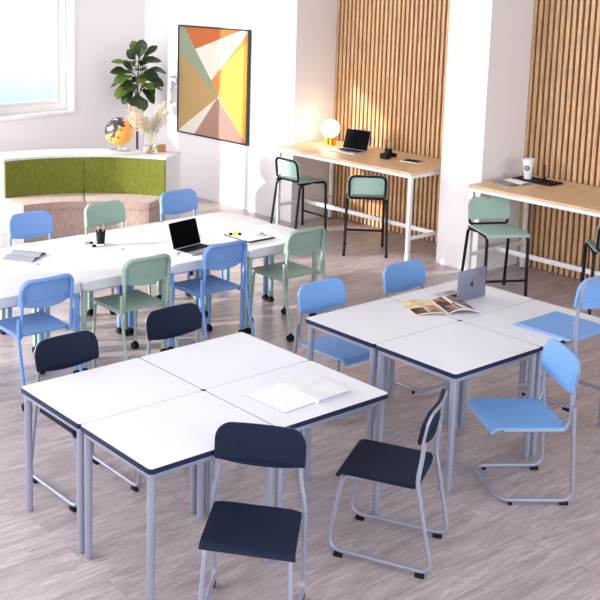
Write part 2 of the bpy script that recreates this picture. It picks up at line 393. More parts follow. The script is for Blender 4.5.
# ------------------------------------------------------------------ rear tables, thick white moulded tops
def caster(name, x, y, top, parent, r=.026, two=True):
    bm = NB()
    for s in ((-1, 1) if two else (0,)): disc(bm, (x+s*.012, y, r), (1, 0, 0), r, .016, 20)
    disc(bm, (x, y, r), (1, 0, 0), .006, .046, 10)
    box(bm, (x-.006, y-.016, r), (x+.006, y+.016, top+.004), .002); lathe(bm, [(.014, 0), (.014, .02)], 12, (x, y, top-.012))
    return obj(name, bm, M['rubber'], parent)
def make_rear_table(legmat):
    t = thing('training_table', 'x', 'table')
    bm = NB(); pl = rrect(.796, .596, (.035,)*4, 8)
    prism(bm, pl, .648, .720, .016, 5); obj('tabletop', bm, M['white_plastic'], t)
    for s in (-1, 1):
        bm = NB(); box(bm, (-.35, s*.24-.012, .622), (.35, s*.24+.012, .6485), .003); obj('frame_rail', bm, legmat, t)
    for sx_ in (-1, 1):
        for sy in (-1, 1):
            bm = NB(); cx, cy = sx_*.368, sy*.265
            box(bm, (cx-.018, cy-.018, .055), (cx+.018, cy+.018, .6485), .008, 3); l = obj('leg', bm, legmat, t)
            caster('caster', cx, cy, .056, l, .025)
    return t
rt = {'b': make_rear_table(M['bluesteel']), 'g': make_rear_table(M['greensteel'])}
used = set()
RT = [(0, 0, 'b', 'white rear table on blue legs at left edge of photo, behind first near blue chair'),
      (1, 0, 'g', 'white rear table on green legs that the near left green chair faces'),
      (2, 0, 'b', 'white rear table on blue legs carrying the open black laptop'),
      (3, 0, 'g', 'white rear table on green legs carrying the clipboard'),
      (0, 1, 'g', 'white rear table on green legs holding the open grey booklet, left edge of photo'),
      (1, 1, 'b', 'white rear table on blue legs holding the black pen cup and markers'),
      (2, 1, 'g', 'white rear table on green legs behind the black laptop, top bare'),
      (3, 1, 'b', 'white rear table on blue legs at the far right corner, top bare')]
for i, j, k, lab in RT:
    o = rt[k] if k not in used else dup(rt[k]); used.add(k)
    o.location = (.95+.8*i, 2.955+.602*j, 0); tag(o, lab, 'table', 'white moulded rear tables')

# ------------------------------------------------------------------ chairs
def seat_mesh(m, parent, z, w=.41, y0=-.20, y1=.205, lip=.035, th=.013, lipy=.05):
    """moulded seat pan: slightly dished, front edge rolls down"""
    prof = []
    for k in range(9): prof.append((y0+(y1-lipy-y0)*k/8, 0))
    for k in range(1, 8):
        a = k/7*R(68); prof.append((y1-lipy+lipy*math.sin(a)/math.sin(R(68)), -lip*(1-math.cos(a))/(1-math.cos(R(68)))))
    nx = 12; bm = NB(); top = []; bot = []
    for j, (y, dz) in enumerate(prof):
        f = j/(len(prof)-1); ww = w*(1-.03*(1-f)); rt_, rb = [], []
        # tangent for thickness direction
        a = prof[max(j-1, 0)]; b = prof[min(j+1, len(prof)-1)]; tx, tz = b[0]-a[0], b[1]-a[1]; l = math.hypot(tx, tz); nx_, nz = -tz/l, tx/l
        for i in range(nx+1):
            u = i/nx*2-1
            x = u*ww/2; dish = -.007*(1-u*u)*math.sin(math.pi*min(1, f*1.15)) if f < .87 else 0
            yy = y
            if j == 0: yy = y+.02*max(0, abs(u)-.8)/.2
            rt_.append(bm.verts.new((x, yy, z+dz+dish))); rb.append(bm.verts.new((x, yy-nx_*th, z+dz+dish-nz*th)))
        top.append(rt_); bot.append(rb)
    n = len(prof)
    for j in range(n-1):
        for i in range(nx):
            bm.faces.new((top[j][i], top[j][i+1], top[j+1][i+1], top[j+1][i])); bm.faces.new((bot[j][i], bot[j+1][i], bot[j+1][i+1], bot[j][i+1]))
        bm.faces.new((top[j][0], top[j+1][0], bot[j+1][0], bot[j][0])); bm.faces.new((top[j][nx], bot[j][nx], bot[j+1][nx], top[j+1][nx]))
    for i in range(nx):
        bm.faces.new((top[0][i], bot[0][i], bot[0][i+1], top[0][i+1])); bm.faces.new((top[n-1][i], top[n-1][i+1], bot[n-1][i+1], bot[n-1][i]))
    es = [e for e in bm.edges if e.is_manifold and e.calc_face_angle(0) > R(60)]
    bmesh.ops.bevel(bm, geom=es, offset=.003, segments=2, profile=.5, affect='EDGES')
    return obj('seat', bm, m, parent, auto=50)
def back_mesh(m, parent, z0, z1, y, tilt, w=.42, rt_=.075, rb=.018, th=.010, curve=.022, bow=.022, rim=True):
    """shell backrest: concave plate with rounded top corners and a raised rim that wraps the tube behind"""
    h = z1-z0; out = rrect(w, h, (rb, rb, rt_, rt_), 8)
    def P(x, v, d):    # v from centre, d = depth forward
        f = (v+h/2)/h
        cy = curve*(2*x/w)**2
        return Vector((x, y-tilt*f+cy+d, z0+h*f))
    bm = NB(); hw = w/2
    xs = [-1+.0001]; 
    xs = sorted(set([round(q, 5) for q in [-hw+rt_*(1-math.cos(k/8*math.pi/2)) for k in range(9)]+[hw-rt_*(1-math.cos(k/8*math.pi/2)) for k in range(9)]+[-hw+rt_+(w-2*rt_)*k/8 for k in range(9)]+[s_*(hw-rb*(1-math.cos(k/4*math.pi/2))) for k in range(5) for s_ in (-1, 1)]]))
    def cor(x, r):
        d = hw-abs(x); return 0 if d >= r else r-math.sqrt(max(0, r*r-(r-d)**2))
    NR = 10; fr, bk = [], []
    for x in xs:
        lo, hi = -h/2+cor(x, rb), h/2-cor(x, rt_)
        e_ = .003 if abs(x) < hw-.001 else .003
        vs = [lo+(hi-lo)*k/NR for k in range(NR+1)]
        fr.append([bm.verts.new(P(x, v, 0)) for v in vs]); bk.append([bm.verts.new(P(x, v, -th)) for v in vs])
    for a, b, c, d_ in zip(fr, fr[1:], bk, bk[1:]):
        for k in range(NR): bm.faces.new((a[k], b[k], b[k+1], a[k+1])); bm.faces.new((c[k], c[k+1], d_[k+1], d_[k]))
        bm.faces.new((a[0], c[0], d_[0], b[0])); bm.faces.new((a[-1], b[-1], d_[-1], c[-1]))
    for L1_, L2_ in ((fr[0], bk[0]), (fr[-1], bk[-1])):
        for k in range(NR): bm.faces.new((L1_[k], L1_[k+1], L2_[k+1], L2_[k]))
    bmesh.ops.recalc_face_normals(bm, faces=bm.faces)
    es = [e for e in bm.edges if e.is_manifold and e.calc_face_angle(0) > R(70)]
    bmesh.ops.bevel(bm, geom=es, offset=.0035 if th < .015 else .008, segments=2, profile=.5, affect='EDGES')
    o = obj('backrest', bm, m, parent, auto=50)
    # bowed lower skirt of the shell as seen from behind
    bm = NB(); k = 14; rows = [[], [], [], []]
    for i in range(k+1):
        u = (i/k*2-1); xx = u*(w*.5-.035); dz = -bow*(1-abs(u)**2.2)
        c0 = P(xx, -h/2+.03, -.003); c1 = P(xx, -h/2, -.004); 
        rows[0].append(bm.verts.new(c0)); rows[1].append(bm.verts.new(c1+Vector((0, 0, dz))))
        rows[2].append(bm.verts.new(c1+Vector((0, -th, dz)))); rows[3].append(bm.verts.new(c0+Vector((0, -th-.001, 0))))
    for a, b in zip(rows, rows[1:]+rows[:1]):
        for i in range(k): bm.faces.new((a[i], a[i+1], b[i+1], b[i]))
    bm.faces.new([r[0] for r in rows]); bm.faces.new([r[-1] for r in rows][::-1])
    obj('shell_lip', bm, m, o, auto=50)
    return o, P
def rim_tube(P, z0, z1, w, m, parent, r=.011, inset=.010, rt_=.066, back=-.018):
    h = z1-z0; hw = w/2-inset
    out = [(-hw, -h/2+.004)]
    for k in range(9):
        a = math.pi-k/8*math.pi/2; out.append((-hw+rt_+rt_*math.cos(a), h/2-inset-rt_+rt_*math.sin(a)))
    for k in range(1, 6): out.append((-hw+rt_+(2*hw-2*rt_)*k/6, h/2-inset))
    for k in range(9):
        a = math.pi/2-k/8*math.pi/2; out.append((hw-rt_+rt_*math.cos(a), h/2-inset-rt_+rt_*math.sin(a)))
    out.append((hw, -h/2+.004))
    bm = NB(); tube(bm, [P(x, v, back) for x, v in out], r, 10)
    return obj('back_rim', bm, m, parent)
def foot_pad(parent, x, y, dirx=0):
    bm = NB(); box(bm, (x-.013, y-.024, 0), (x+.013, y+.024, .022), .005, 2)
    return obj('foot_pad', bm, M['rubber'], parent)

def make_sled_chair(m, sm):
    t = thing('sled_base_chair', 'x', 'chair')
    seat_mesh(m, t, .472, w=.425, y0=-.205, y1=.205, lip=.03, th=.020)
    b, P = back_mesh(m, t, .684, .857, -.212, .03, w=.428, th=.018)
    rim_tube(P, .684, .857, .428, sm, t, r=.009, inset=.013, back=-.023)
    for s in (-1, 1):
        bm = NB(); pts = [(s*.160, -.14, .439), (s*.186, .170, .437), (s*.208, .238, .033), (s*.215, -.292, .033), (s*.2165, -.208, .475), (s*.213, -.207, .52), (s*.195, -.217, .61), (s*.190, -.226, .70)]
        tube(bm, fillet(pts, [.04, .085, .06, .03, .03, .03]), .0115, 12); f = obj('side_frame', bm, sm, t)
        foot_pad(f, s*.211, .175); foot_pad(f, s*.215, -.238)
    bm = NB()
    for y in (-.13, .10): tube(bm, [(-.163, y, .441), (.163, y, .441)], .009, 10)
    obj('seat_crossbar', bm, sm, t)
    return t
def make_cantilever_chair(m, sm):
    t = thing('cantilever_chair', 'x', 'chair')
    seat_mesh(m, t, .455, w=.425, y0=-.215, y1=.215, lip=.035)
    b, P = back_mesh(m, t, .655, .845, -.222, .03, w=.432, th=.022)
    rim_tube(P, .655, .845, .432, sm, t, r=.009, inset=.016, back=-.026)
    bm = NB()
    pts = [(-.218, -.232, .585), (-.218, -.262, .028), (-.215, .150, .028), (.215, .150, .028), (.218, -.262, .028), (.218, -.232, .585)]
    tube(bm, fillet(pts, [.07, .075, .075, .07]), .0125, 12); f = obj('base_frame', bm, sm, t)
    for s in (-1, 1):
        foot_pad(f, s*.216, -.215); 
        bm = NB(); disc(bm, (s*.216, .085, .008), (0, 0, 1), .011, .016, 12); obj('front_pad', bm, M['rubber'], f)
        bm = NB(); tube(bm, fillet([(s*.195, -.228, .69), (s*.197, -.226, .60), (s*.203, -.225, .49), (s*.198, -.20, .436), (s*.195, .14, .432)], [.03, .03, .03]), .0105, 12); obj('upright', bm, sm, t)
    bm = NB(); tube(bm, [(-.195, -.12, .430), (.195, -.12, .430)], .009, 10); tube(bm, [(-.195, .1, .430), (.195, .1, .430)], .009, 10); obj('seat_crossbar', bm, sm, t)
    return t
def make_caster_chair(m, sm):
    t = thing('caster_chair', 'x', 'chair'); z = .49
    seat_mesh(m, t, z, w=.42, y0=-.205, y1=.205, lip=.02, lipy=.03)
    b, P = back_mesh(m, t, z+.200, z+.394, -.215, .03, w=.42, bow=.026)
    rim_tube(P, z+.200, z+.394, .42, m, t, r=.0155, inset=.011, back=-.024)
    for s in (-1, 1):
        bm = NB(); tube(bm, fillet([(s*.198, -.238, z+.25), (s*.198, -.225, z+.13), (s*.2, -.215, z-.01), (s*.196, -.19, z-.028), (s*.193, .15, z-.024)], [.03, .03, .02]), .0115, 12); obj('upright', bm, sm, t)
        bm = NB(); tube(bm, [(s*.222, -.222, z+.125), (s*.224, -.228, z-.02), (s*.235, -.33, .058)], .0125, 12); l = obj('leg', bm, sm, t)
        caster('caster', s*.235, -.332, .062, l, .028)
        bm = NB(); tube(bm, fillet([(s*.192, .06, z-.026), (s*.193, .165, z-.026), (s*.2, .195, .058)], [.04]), .012, 12); l = obj('leg', bm, sm, t)
        caster('caster', s*.2, .196, .062, l, .028)
    bm = NB()
    for y in (-.13, .08): tube(bm, [(-.19, y, z-.026), (.19, y, z-.026)], .009, 10)
    obj('seat_crossbar', bm, sm, t)
    return t
def make_stool(m, sm):
    t = thing('bar_stool', 'x', 'bar stool'); z = .61
    seat_mesh(m, t, z, w=.40, y0=-.205, y1=.195, lip=.03)
    b, P = back_mesh(m, t, z+.045, z+.250, -.222, .03, w=.40, rt_=.065, rb=.03, bow=0)
    # black tube loop round the back of the shell
    h = .205; w_ = .40; loop = [P(x, v-(.055 if v < 0 else 0), -.020) for x, v in rrect(w_-.034, h-.026, (.03, .03, .060, .060), 8)]
    bm = NB(); tube(bm, loop, .0125, 12, closed=True); obj('back_rim', bm, sm, t)
    for s in (-1, 1):
        bm = NB(); tube(bm, fillet([(s*.187, -.225, z-.020), (s*.187, .12, z-.024)], .01), .0105, 12); obj('upright', bm, sm, t)
        bm = NB(); tube(bm, fillet([(s*.19, .02, z-.024), (s*.192, .170, z-.03), (s*.198, .185, .006)], [.05]), .0140, 12); l = obj('leg', bm, sm, t)
        bm = NB(); lathe(bm, [(.0155, 0), (.0165, .03)], 12, (s*.198, .185, 0)); obj('glide', bm, M['rubber'], l)
        bm = NB(); tube(bm, fillet([(s*.19, -.06, z-.024), (s*.20, -.205, z-.03), (s*.215, -.275, .006)], [.05]), .0140, 12); l = obj('leg', bm, sm, t)
        bm = NB(); lathe(bm, [(.0155, 0), (.0165, .03)], 12, (s*.215, -.275, 0)); obj('glide', bm, M['rubber'], l)
    bm = NB(); tube(bm, [(-.197, .183, .175), (.197, .183, .175)], .012, 10); obj('footrest', bm, sm, t)
    bm = NB()
    for y in (-.12, .1): tube(bm, [(-.187, y, z-.026), (.187, y, z-.026)], .009, 10)
    obj('seat_crossbar', bm, sm, t)
    return t
protos = {}
def place(kind, mk, args, x_, y_, th, label, cat, group, z=0):
    if kind not in protos: protos[kind] = o = mk(*args)
    else: o = dup(protos[kind])
    o.location = (x_, y_, z); o.rotation_euler = (0, 0, R(th-90)); return tag(o, label, cat, group)
SL = (M['navy'], M['steel']); CA = (M['blue'], M['steel'])
g = 'navy sled chairs around the nearest tables'
place('sled', make_sled_chair, SL, .357, -.304, 220.9, 'navy chair in the foreground facing the camera, cut off at the bottom', 'chair', g)
place('sled', make_sled_chair, SL, 1.367, -.194, 117.8, 'navy chair turned side-on beyond the notebook table corner, full sled base in view', 'chair', g)
place('sled', make_sled_chair, SL, .44, 1.20, 270, 'navy chair tucked under the nearest cluster at far left, leftmost navy backrest', 'chair', g)
place('sled', make_sled_chair, SL, 1.28, 1.27, 270, 'navy chair tucked in behind the nearest cluster, before the near left green chair', 'chair', g)
g = 'light blue cantilever chairs of the right cluster'
place('cant', make_cantilever_chair, CA, 2.484, -.17, 145.6, 'light blue chair standing on the floor at right, seat and C-shaped base fully visible', 'chair', g)
place('cant', make_cantilever_chair, CA, 3.33, .125, 90, 'light blue chair hooked on the tabletop at the right edge, base off the floor', 'chair', g, z=.284)
place('cant', make_cantilever_chair, CA, 2.49, 1.17, 270, 'light blue chair tucked under the left corner of right cluster', 'chair', g)
place('cant', make_cantilever_chair, CA, 3.33, 1.17, 270, 'light blue chair behind the right cluster, only backrest showing behind the magazine', 'chair', g)
g = 'wheeled chairs around the rear tables'
B = (M['blue2'], M['bluesteel']); G = (M['green'], M['greensteel'])
place('cb', make_caster_chair, B, .93, 2.69, 90, 'cornflower blue wheeled chair seen from behind, nearest the left edge', 'chair', g)
place('cg', make_caster_chair, G, 1.81, 2.73, 90, 'sage green wheeled chair seen from behind, left of the black laptop', 'chair', g)
place('cb', make_caster_chair, B, 2.55, 2.72, 90, 'cornflower blue wheeled chair seen from behind, between the laptop and clipboard', 'chair', g)
place('cg', make_caster_chair, G, 3.375, 2.69, 90, 'sage green wheeled chair seen from behind at the right end of rear tables', 'chair', g)
place('cb', make_caster_chair, B, 1.80, 3.96, 270, 'cornflower blue chair across the rear tables behind the open booklet', 'chair', g)
place('cg', make_caster_chair, G, 2.56, 3.94, 270, 'sage green chair across the rear tables, just behind the black pen cup', 'chair', g)
place('cb', make_caster_chair, B, 3.42, 3.97, 270, 'cornflower blue chair across the rear tables in front of the storage unit end', 'chair', g)
g = 'mint bar stools at the wooden counters'; S = (M['mint'], M['blacksteel'])
place('st', make_stool, S, 5.83, 5.01, -4, 'mint and black bar stool facing the counter below the globe lamp', 'bar stool', g)
place('st', make_stool, S, 5.76, 3.995, 44.6, 'mint and black bar stool seen from behind at the right half of left counter', 'bar stool', g)
place('st', make_stool, S, 5.594, 2.236, 241.8, 'mint bar stool facing the camera beside the white pillar', 'bar stool', g)
place('st', make_stool, S, 5.915, 1.315, 43, 'mint bar stool cut off by the right edge of the photo', 'bar stool', g)

# ------------------------------------------------------------------ wooden counters
def counter(y0, y1, label, group, z=.95):
    x0, x1 = 5.66, 6.57
    t = thing('bar_counter', label, 'counter', ((x0+x1)/2, (y0+y1)/2, 0), 0, group)
    cx, cy = (x0+x1)/2, (y0+y1)/2; L = (y1-y0)/2; D = (x1-x0)/2
    bm = NB(); prism(bm, rrect(2*D, 2*L, (.012,)*4), z-.026, z, .002, 1); obj('worktop', bm, M['counter'], t)
    bm = NB(); a, b = D-.03, L-.03
    for s in (-1, 1):
        box(bm, (s*a-.018, -b, z-.062), (s*a+.018, b, z-.0262), .003); box(bm, (-a, s*b-.018, z-.062), (a, s*b+.018, z-.0262), .003)
    obj('frame_rail', bm, M['whitesteel'], t)
    for sx_ in (-1, 1):
        for sy in (-1, 1):
            bm = NB(); box(bm, (sx_*a-.02, sy*b-.02, .012), (sx_*a+.02, sy*b+.02, z-.0265), .006); l = obj('leg', bm, M['whitesteel'], t)
            bm = NB(); lathe(bm, [(.02, 0), (.02, .014)], 14, (sx_*a, sy*b, 0)); obj('glide', bm, M['rubber'], l)
    bm = NB()
    for s in (-1, 1): box(bm, (-a, s*b-.013, .255), (a, s*b+.013, .29), .003)
    box(bm, (-.015, -b, .245), (.015, b, .29), .003)
    obj('stretcher', bm, M['whitesteel'], t)
    return t
counter(3.325, 5.285, 'oak-topped high counter with white legs in the left recess under the globe lamp', 'oak high counters in the slatted recesses')
counter(.66, 2.65, 'oak-topped high counter at right holding the paper cup', 'oak high counters in the slatted recesses')
CZ = .95

# ------------------------------------------------------------------ curved storage unit with built-in bench
CX, CY = 2.90, 4.93
def arc_block(bm, r0, r1, z0, z1, a0, a1, n=28, bev=0):
    pts = [(CX+r1*math.cos(a), CY+r1*math.sin(a)) for a in [a0+(a1-a0)*k/n for k in range(n+1)]]
    pts += [(CX+r0*math.cos(a), CY+r0*math.sin(a)) for a in [a1+(a0-a1)*k/n for k in range(n+1)]]
    prism(bm, pts, z0, z1, bev)
A0, A1, AM = R(29), R(88.6), R(59)
bm = NB(); arc_block(bm, 1.825, 2.24, .0, .835, A0, A1); arc_block(bm, 1.815, 2.25, .835, .857, A0-.004, A1+.004)
tag(obj('curved_storage_unit', bm, M['white_plastic'], smooth=True), 'white curved storage unit wrapping behind the green bench, globe and vase on top', 'storage unit')
for (a, b, lab) in ((AM+.002, A1, 'left half of the curved bench, olive felt back, before the window'), (A0, AM-.002, 'right half of the curved bench, olive felt back, before the globe')):
    t = thing('curved_bench', lab, 'bench', group='curved bench halves')
    bm = NB(); arc_block(bm, 1.785, 1.823, .42, .835, a, b, 16, .006); obj('felt_back_panel', bm, M['felt'], t, auto=40)
    bm = NB(); arc_block(bm, 1.37, 1.823, .34, .42, a, b, 16, .010); obj('seat_cushion', bm, M['bench'], t, auto=40)
    bm = NB(); arc_block(bm, 1.385, 1.823, .0, .34, a+.003, b-.003, 16, .004); obj('bench_base', bm, M['bench'], t, auto=40)
UZ = .857

# ------------------------------------------------------------------ picture
t = thing('framed_picture', 'large abstract geometric picture in a thin black frame on the white wall', 'picture', (XW, 6.815, 1.515))
hw_, hh = .693, .703   # along y (left = +y), along z
bm = NB(); f = .018; d = .045
for (a, b) in (((-d, -hw_, -hh), (0, hw_, -hh+f)), ((-d, -hw_, hh-f), (0, hw_, hh)), ((-d, -hw_, -hh+f), (0, -hw_+f, hh-f)), ((-d, hw_-f, -hh+f), (0, hw_, hh-f))): box(bm, a, b, .002, 1)
obj('frame', bm, M['art_frame'], t)
cols = {'brown': srgb(186, 100, 42), 'green': srgb(142, 150, 126), 'khaki': srgb(178, 146, 96), 'cream': srgb(216, 212, 200), 'orange': srgb(212, 136, 60), 'yellow': srgb(214, 168, 70), 'mauve': srgb(166, 126, 112)}
polys = [('brown', [(.075, 0), (.90, 0), (.245, .20)]),
 ('cream', [(.245, .20), (.90, 0), (1, 0), (.49, .475)]),
 ('orange', [(1, 0), (1, .09), (.655, .34), (.60, .60), (.585, .625), (.49, .475)]),
 ('green', [(0, 0), (.075, 0), (.245, .20), (.49, .475), (.585, .625), (0, .24)]),
 ('khaki', [(0, .24), (.585, .625), (.10, .93), (0, 1)]),
 ('cream', [(.585, .625), (0, 1), (.25, 1)]),
 ('cream', [(.585, .625), (.10, .93), (0, 1)]),
 ('mauve', [(.585, .625), (.25, 1), (1, 1)]),
 ('yellow', [(1, .09), (1, 1), (.60, .63), (.655, .34)])]
polys = [p for k, p in enumerate(polys) if k != 6]
bm = NB(); cm = []; IW, IH = hw_-f, hh-f
for k, (c, pl) in enumerate(polys):
    vs = [bm.verts.new((-.030-.0002*k, IW-2*IW*u, IH-2*IH*v)) for u, v in pl]; fc = bm.faces.new(vs); fc.material_index = k
    cm.append(mat('paint_'+c, cols[c], .75, bump=.2, bscale=300))
me = bpy.data.meshes.new('canvas')
for fc in bm.faces:
    fc.normal_update()
    if fc.normal.x > 0: fc.normal_flip()
ext = bmesh.ops.extrude_face_region  # canvas backing gives it thickness
cm.append(M['cuppaper']); vs = box(bm, (-.0295, -IW, -IH), (-.004, IW, IH))
for v in vs:
    for fc in v.link_faces: fc.material_index = len(cm)-1
bm.to_mesh(me); bm.free()
for c in cm: me.materials.append(c)
o = bpy.data.objects.new('canvas', me); COL.objects.link(o); o.parent = t

# ------------------------------------------------------------------ laptops
def laptop(label, loc, rz, open_deg, lid_m, base_m, logo=True, w=.304, d=.212, group='open laptops'):
    """hinge at origin, base toward -y, screen faces -y"""
    t = thing('laptop', label, 'laptop', loc, rz, group)
    bm = NB(); vs = rrect(w, d, (.012,)*4); prism(bm, [(x, y-d/2-.004) for x, y in vs], .0005, .012, .002); base = obj('base', bm, base_m, t)
    bm = NB(); box(bm, (-w*.45, -d*.62, .0119), (w*.44, -.018, .0132), .0005, 1); obj('keyboard', bm, M['key'], base)
    bm = NB(); box(bm, (-w*.17, -d*.94, .0119), (w*.17, -d*.68, .0126)); obj('trackpad', bm, lid_m, base)
    q = Matrix.Translation((0, 0, .012)) @ Matrix.Rotation(R(open_deg-90), 4, 'X')   # lid stands in xz plane
    q = Matrix.Translation((0, 0, .012)) @ Matrix.Rotation(-R(open_deg-90), 4, 'X')
    bm = NB(); prism(bm, rrect(w, d, (.012,)*4), -.003, .003, .001)
    rot = Matrix.Rotation(R(90), 4, 'X'); bmesh.ops.transform(bm, matrix=q @ Matrix.Translation((0, 0, d/2)) @ rot, verts=bm.verts)
    lid = obj('lid', bm, lid_m, t)
    bm = NB(); prism(bm, rrect(w*.985, d*.97, (.01,)*4), 0, .0006); bmesh.ops.transform(bm, matrix=q @ Matrix.Translation((0, -.0031, d/2)) @ rot, verts=bm.verts)
    obj('screen', bm, M['screen'], lid)
    if logo:
        bm = NB(); N = 28; pl = []
        for k in range(N):
            a = 2*math.pi*k/N; r = .019*(1+.0*math.cos(a)); x = r*math.cos(a)*.95; y = r*math.sin(a)
            if y > .010: y -= .006*math.exp(-(x/.006)**2)
            if y < -.012: y += .003*math.exp(-(x/.005)**2)
            if x > .010 and abs(y-.003) < .011: x -= .008*(1-((y-.003)/.011)**2)
            pl.append((x, y))
        prism(bm, pl, 0, .0006); prism(bm, [(.001+x, .026+y) for x, y in [(-.002, -.007), (.005, -.004), (.008, .003), (.008, .006), (.001, .003), (-.003, -.002)]], 0, .0006)
        bmesh.ops.transform(bm, matrix=q @ Matrix.Translation((0, .0030+.0008, d/2)) @ Matrix.Rotation(R(90), 4, 'X') @ Matrix.Rotation(R(180), 4, 'Y') @ Matrix.Rotation(R(0), 4, 'Z'), verts=bm.verts)
        obj('lid_logo', bm, M['darklogo'], lid)
    return t
TZ = .72
laptop('grey laptop with its lid back to the camera on the right cluster', (3.315, .80, TZ), R(180-1), 89, M['alu'], M['alu2'], True, w=.29)
laptop('black-screened laptop open on the rear tables, keyboard toward the viewer', (2.585, 3.005, TZ), R(8), 108, M['alu'], M['alu'], False, w=.32)
laptop('black-screened laptop open on the oak counter beside the globe lamp', (6.19, 4.58, CZ), R(-90+6), 106, M['alu'], M['alu2'], False, w=.33, d=.225)

# ------------------------------------------------------------------ books and papers
def leaf_sheet(bm, w_, l, lift, th, side, n=12, curl=0, mi=None):
    """one side of an open book: spine along y at x=0, page arcs up then down"""
    top = []; bot = []
    for k in range(n+1):
        u = k/n; x = side*w_*u; z = lift*math.sin(math.pi*min(1, u*1.0))**.8*(1-.35*u)+th*(1-u*.3)+curl*u*u
        top.append([bm.verts.new((x, y, z+.0004)) for y in (-l/2, l/2)])
        bot.append([bm.verts.new((x, y, max(.0004, z-th) if curl == 0 else z-th*.8)) for y in (-l/2, l/2)])
    for a, b, c, d_ in zip(top, top[1:], bot, bot[1:]):
        bm.faces.new((a[0], a[1], b[1], b[0])); bm.faces.new((c[0], d_[0], d_[1], c[1]))
        bm.faces.new((a[0], b[0], d_[0], c[0])); bm.faces.new((a[1], c[1], d_[1], b[1]))
    bm.faces.new((top[0][0], bot[0][0], bot[0][1], top[0][1])); bm.faces.new((top[-1][0], top[-1][1], bot[-1][1], bot[-1][0]))
def photo_page_mat(name, seed):
    m = bpy.data.materials.new(name); m.use_nodes = True; n = m.node_tree; p = n.nodes['Principled BSDF']; L = n.links.new
    p.inputs['Roughness'].default_value = .35
    t = n.nodes.new('ShaderNodeTexCoord'); mp = n.nodes.new('ShaderNodeMapping'); mp.inputs['Location'].default_value = (seed, seed*.7, 0); mp.inputs['Scale'].default_value = (9, 9, 1)
    v = n.nodes.new('ShaderNodeTexNoise'); v.inputs['Scale'].default_value = 1.0; v.inputs['Detail'].default_value = 1.5; v.inputs['Distortion'].default_value = 1.6
    r = n.nodes.new('ShaderNodeValToRGB'); r.color_ramp.interpolation = 'LINEAR'; E = r.color_ramp.elements
    E[0].position = .34; E[0].color = srgb(34, 22, 20); E[1].position = .72; E[1].color = srgb(240, 236, 228)
    for q, c in ((.42, (92, 50, 34)), (.49, (168, 112, 74)), (.55, (222, 196, 148)), (.62, (214, 206, 196))):
        k = E.new(q); k.color = srgb(*c)
    L(t.outputs['Object'], mp.inputs[0]); L(mp.outputs[0], v.inputs['Vector']); L(v.outputs['Fac'], r.inputs[0]); L(r.outputs[0], p.inputs['Base Color'])
    return m
def open_book(name, label, cat, loc, rz, w_, l, lift, ml, mr_, th=.004, curl=0, hump=1.4):
    t = thing(name, label, cat, loc, rz)
    bm = NB(); leaf_sheet(bm, w_, l, lift, th, -1); obj('left_pages', bm, ml, t)
    bm = NB(); leaf_sheet(bm, w_, l, lift*hump, th, 1, curl=curl); obj('right_pages', bm, mr_, t)
    return t
def photo_page_mat(name, rects, seed, base):
    """glossy page: photographs (rectangles in page space) on a pale ground"""
    m = bpy.data.materials.new(name); m.use_nodes = True; n = m.node_tree; p = n.nodes['Principled BSDF']; L = n.links.new
    p.inputs['Roughness'].default_value = .4
    t = n.nodes.new('ShaderNodeTexCoord'); sp = n.nodes.new('ShaderNodeSeparateXYZ'); L(t.outputs['Object'], sp.inputs[0])
    cur = None
    for k, (x0, x1, y0, y1, ca, cb, sc) in enumerate(rects):
        mp = n.nodes.new('ShaderNodeMapping'); mp.inputs['Location'].default_value = (seed+k*3.1, seed*.7, 0); mp.inputs['Scale'].default_value = (sc, sc*.7, 1); L(t.outputs['Object'], mp.inputs[0])
        v = n.nodes.new('ShaderNodeTexNoise'); v.inputs['Scale'].default_value = 1; v.inputs['Detail'].default_value = 1; v.inputs['Distortion'].default_value = .8; L(mp.outputs[0], v.inputs['Vector'])
        r = n.nodes.new('ShaderNodeValToRGB'); E = r.color_ramp.elements; E[0].position = .42; E[1].position = .58; E[0].color = srgb(*ca); E[1].color = srgb(*cb); L(v.outputs['Fac'], r.inputs[0])
        ms = []
        for sock, val, op in (('X', x0, 'GREATER_THAN'), ('X', x1, 'LESS_THAN'), ('Y', y0, 'GREATER_THAN'), ('Y', y1, 'LESS_THAN')):
            q = n.nodes.new('ShaderNodeMath'); q.operation = op; L(sp.outputs[sock], q.inputs[0]); q.inputs[1].default_value = val; ms.append(q)
        a = ms[0]
        for b in ms[1:]:
            q = n.nodes.new('ShaderNodeMath'); q.operation = 'MULTIPLY'; L(a.outputs[0], q.inputs[0]); L(b.outputs[0], q.inputs[1]); a = q
        mx = n.nodes.new('ShaderNodeMix'); mx.data_type = 'RGBA'; L(a.outputs[0], mx.inputs['Factor']); L(r.outputs[0], mx.inputs['B'])
        if cur: L(cur.outputs['Result'], mx.inputs['A'])
        else: mx.inputs['A'].default_value = srgb(*base)
        cur = mx
    L(cur.outputs['Result'], p.inputs['Base Color']); return m
PM1 = photo_page_mat('magazine_left_page', [(-.23, 0, .0, .15, (226, 208, 168), (200, 176, 132), 12), (-.215, -.125, -.135, -.02, (18, 12, 12), (110, 70, 46), 18), (-.115, -.01, -.135, .01, (70, 44, 32), (206, 160, 120), 14)], 1.3, (226, 214, 190))
PM2 = photo_page_mat('magazine_right_page', [(.005, .075, -.14, .14, (20, 12, 12), (170, 110, 84), 16), (.08, .21, -.135, .0, (222, 214, 206), (26, 16, 16), 14), (.10, .21, .01, .14, (24, 14, 14), (150, 92, 68), 16)], 5.2, (232, 230, 226))
open_book('magazine', 'open glossy magazine with brown and cream photographs beside the grey laptop', 'magazine', (3.01, .82, TZ), R(62-90), .225, .29, .014, PM1, PM2, hump=2.4)
open_book('booklet', 'open grey booklet lying face up on the rear tables at the left edge', 'booklet', (1.355, 3.51, TZ), R(-54+90), .14, .25, .022, M['greypage'], M['greypage'])
